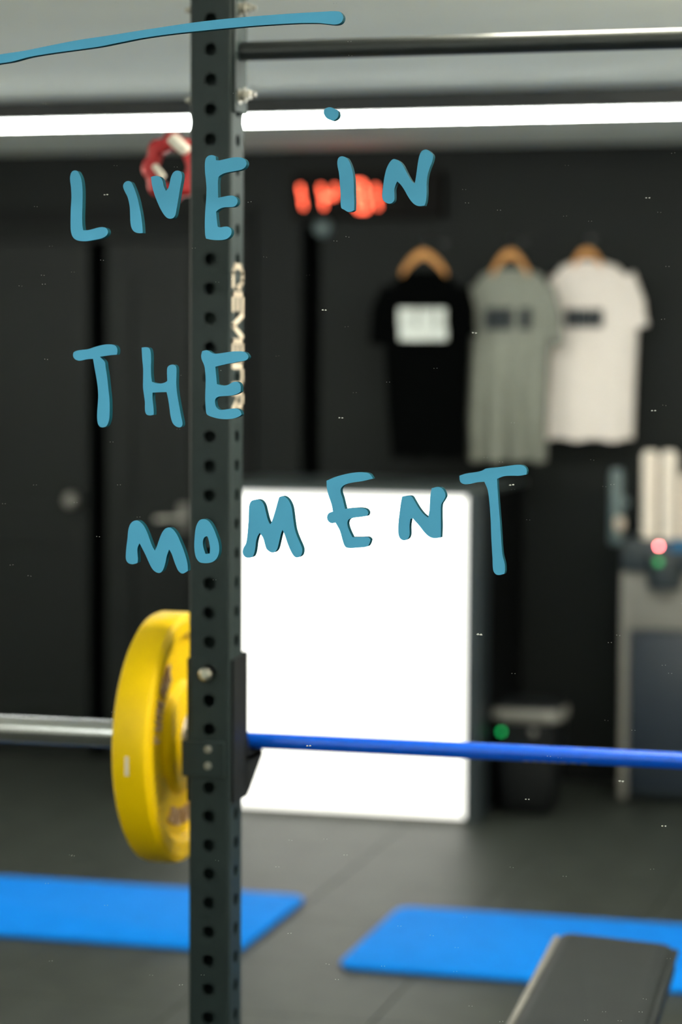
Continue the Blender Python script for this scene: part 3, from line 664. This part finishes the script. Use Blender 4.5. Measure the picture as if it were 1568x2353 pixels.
    MB().tube([(wp.x, Yh + .012, wp.z), (wp.x, YB - .0005, wp.z)], .005, 10).lathe([(0, .014), (.004, .014)], (wp.x, YB - .0005, wp.z), (0, -1, 0), 16).build('rod', M_BLACK, pg)
    return s
HLAB_USED = []
HLAB = ['wooden hanger in the collar of the black t-shirt', 'wooden hanger in the collar of the grey t-shirt', 'wooden hanger in the collar of the white t-shirt']
PLAB = ['thin black wall peg above the black t-shirt', 'thin black wall peg above the grey t-shirt', 'thin black wall peg above the white t-shirt']
def bars(x0, x1, y0, y1, n, gap):
    out = []; wd = (x1 - x0) / n
    for i in range(n): out.append((x0 + i * wd, x0 + (i + 1) * wd - gap * (1 + i % 2), y0, y1))
    return out
shirt(8.78, 'black t-shirt with a white printed block on its chest', M_TBLACK,
      [(1052, 902, 1068), (960, 893, 1072), (800, 884, 1074), (720, 880, 1074), (668, 888, 1066), (640, 912, 1040), (622, 940, 1010)],
      [((905, 668), (876, 720), (868, 792), 30, 21), ((1052, 668), (1076, 715), (1082, 772), 28, 14)],
      (975, 628, 34), ((974, 572), (924, 622), (1026, 622), 20),
      (M_INKW, bars(916, 1026, 708, 752, 5, 3) + [(918, 1026, 753, 782)]), .006, 9, .5)
shirt(8.88, 'grey t-shirt with deep folds and dark chest lettering', M_TGREY,
      [(1058, 1076, 1256), (960, 1074, 1258), (800, 1082, 1266), (720, 1086, 1266), (660, 1088, 1262), (632, 1108, 1246), (618, 1135, 1212)],
      [((1106, 660), (1096, 715), (1096, 770), 24, 14), ((1248, 662), (1274, 725), (1282, 792), 28, 15)],
      (1174, 622, 34), ((1174, 572), (1130, 622), (1216, 620), 20),
      (M_INK, bars(1118, 1180, 708, 756, 4, 3) + bars(1196, 1222, 708, 756, 2, 2)), .036, 11.5, 1.2)
shirt(8.985, 'white t-shirt with black chest lettering, last in the row', M_TWHITE,
      [(1010, 1250, 1456), (900, 1256, 1460), (770, 1262, 1466), (700, 1262, 1464), (640, 1268, 1446), (612, 1290, 1420), (600, 1318, 1384)],
      [((1290, 640), (1272, 700), (1270, 740), 26, 16), ((1428, 640), (1460, 700), (1472, 752), 34, 20)],
      (1351, 604, 30), ((1350, 568), (1316, 602), (1384, 602), 18),
      (M_INK, bars(1300, 1388, 710, 752, 6, 2.2)), .007, 8, .2)

# ================================================================== water dispenser and cups
YW = 8.65
def wp_(x, y, Y=YW): return on_y(x, y, Y)
wx0 = wp_(1424, 1500).x; wx1 = wx0 + .32; wzt = wp_(1424, 1240).z
wd_ = thing('water_dispenser', ((wx0 + wx1) / 2, YW + .2, 0), 'dark floor-standing dispenser with a red indicator lamp by the wall', 'dispenser')
zA, zB, zC_ = wp_(1500, 1448).z, wp_(1500, 1316).z, wzt
MB().box(wx0, wx1, YW + .03, YB - .03, .02, wzt, bev=.01).build('cabinet', M_DKHEAD, wd_, smooth=30)
MB().box(wx0 + .036, wx1 - .012, YW + .005, YW + .032, .05, zA - .006, bev=.006).build('lower_door', M_NAVY, wd_, smooth=30)
MB().box(wx0 + .002, wx0 + .032, YW + .002, YW + .032, .02, zB, bev=.006).build('edge_strip', M_GREYPL, wd_, smooth=30)
MB().box(wx0 + .012, wx1 - .01, YW + .012, YW + .034, zA, zB + .01, bev=.004).build('splash_panel', M_GREYPL, wd_, smooth=30)
hd = MB(); cx_ = wp_(1527, 1300).x
hd.box(wx0 + .004, wx1 - .004, YW - .01, YW + .03, zB + .002, wzt - .001, bev=.008)
hd.build('head', M_DKHEAD, wd_, smooth=30)
MB().lathe([(-.06, .030), (-.055, .062), (.03, .075), (.06, .07), (.061, .02)], (cx_, YW + .02, zB - .002), (0, 0, 1), 32).build('nozzle_housing', M_DKHEAD, wd_)
def lamp(px, py, Y, r, m, parent, nm='indicator'):
    p = wp_(px, py, Y); return MB().lathe([(0, r), (.002, r), (.004, r * .6)], (p.x, Y, p.z), (0, -1, 0), 16).build(nm, m, parent)
lamp(1515, 1255, YW - .0135, .005, M_REDLED, wd_, 'red_indicator')
lamp(1514, 1291, YW - .0585, .013, M_GREENLED2, wd_, 'green_indicator')
pb1, pb2 = wp_(1540, 1241, YW - .011), wp_(1590, 1270, YW - .011)
MB().box(pb1.x, pb2.x, YW - .0125, YW - .009, pb2.z, pb1.z, bev=.001).build('blue_label', M_BLUELBL, wd_, smooth=0)
for sx in (wx0 + .04, wx1 - .04):
    for yy in (YW + .07, YB - .08): MB().lathe([(0, .018), (.021, .016)], (sx, yy, .0005), (0, 0, 1), 14).build('foot', M_PLASTIC, wd_)
# cup tube on the side of the dispenser
ct_ = wp_(1407, 1165, YW + .06); zt_, zb_ = wp_(1407, 1078, YW + .06).z, wp_(1407, 1252, YW + .06).z
xt = wx0 - .026
tb = MB().lathe([(0, .018), (.01, .026), (zt_ - zb_ - .02, .0255), (zt_ - zb_, .018)], (xt, YW + .06, zb_), (0, 0, 1), 24).build('cup_tube', M_TUBE, wd_)
MB().box(xt + .01, wx0 + .004, YW + .045, YW + .075, zb_ + .002, zb_ + .03, bev=.003).build('bracket', M_DKHEAD, tb, smooth=0)
pk = wp_(1424, 1203, YW + .03)
MB().lathe([(-.02, .012), (0, .02), (.02, .02), (.034, .012)], (pk.x, YW + .035, pk.z - .01), (0, 0, 1), 20).build('tube_knob', M_BEIGE, tb)
pk = wp_(1436, 1155, YW + .03)
MB().lathe([(-.016, .01), (0, .016), (.014, .012)], (pk.x, YW + .04, pk.z), (0, 0, 1), 20).build('tube_clip', M_TUBE, tb)
def cups(px, top, Y, label):
    b_ = wp_(px, 1236, Y); zt2 = wp_(px, top, Y).z; x = b_.x
    o = thing('paper_cup_column', (x, Y, wzt), label, 'cups', 'columns of nested cups on the dispenser')
    H_ = zt2 - wzt - .001; n = max(6, int(H_ / .016))
    pr_ = [(0.0005, .029)]
    for i in range(n): pr_ += [(H_ * (i + .15) / n, .0315), (H_ * (i + .4) / n, .0315), (H_ * (i + .6) / n, .029)]
    pr_ += [(H_ - .001, .024), (H_ + .008, .018)]
    MB().lathe(pr_, (x, Y, wzt), (0, 0, 1), 28).build('nested_cups', M_CUP, o, smooth=50)
    return o
cups(1493, 1040, YW + .10, 'tall white column of nested paper cups, first from the tube')
cups(1537, 1040, YW + .085, 'tall white column of nested paper cups, second from the tube')
cups(1580, 1092, YW + .11, 'shorter white column of nested paper cups at the picture edge')

# ================================================================== small bin
bx0, bx1 = on_y(1124, 1640, 8.3).x, on_y(1288, 1640, 8.3).x; bcx = (bx0 + bx1) / 2; bhw = (bx1 - bx0) / 2
byc = 8.42; bzt = on_y(1195, 1632, 8.3).z
bn = thing('waste_bin', (bcx, byc, 0), 'small black bin with a grey rim and green lamp beside the desk', 'bin')
def sup(hw, hd, z, n=40, e=.42):
    R = []
    for k in range(n):
        t = 2 * math.pi * k / n; c, s_ = math.cos(t), math.sin(t)
        R.append(Vector((bcx + hw * abs(c) ** e * (1 if c >= 0 else -1), byc + hd * abs(s_) ** e * (1 if s_ >= 0 else -1), z)))
    return R
MB().rings([sup(bhw * .55, .07, .001), sup(bhw * .68, .088, .012), sup(bhw * .78, .10, .05), sup(bhw * .86, .108, .16), sup(bhw * .92, .114, bzt - .045)]).build('bin_body', M_PLASTIC, bn, smooth=50)
MB().rings([sup(bhw * .93, .115, bzt - .0445), sup(bhw, .122, bzt - .038), sup(bhw, .122, bzt - .006), sup(bhw * .97, .118, bzt)]).build('rim', M_GREYPL, bn, smooth=50)
MB().rings([sup(bhw * .95, .115, bzt + .0002), sup(bhw * .93, .112, bzt + .012), sup(bhw * .8, .09, bzt + .022)]).build('lid', M_PLASTIC, bn, smooth=50)
lp = on_y(1152, 1682, byc - .116)
MB().lathe([(-.012, .0075), (.0, .0075), (.002, .004)], (lp.x, byc - .112, lp.z), (0, -1, 0), 14).build('green_lamp', M_GREENLED, bn)
lp = on_y(1225, 1682, byc - .116)
MB().lathe([(-.012, .014), (.0, .014), (.002, .010)], (lp.x, byc - .112, lp.z), (0, -1, 0), 16).build('button', M_GREYPL, bn)
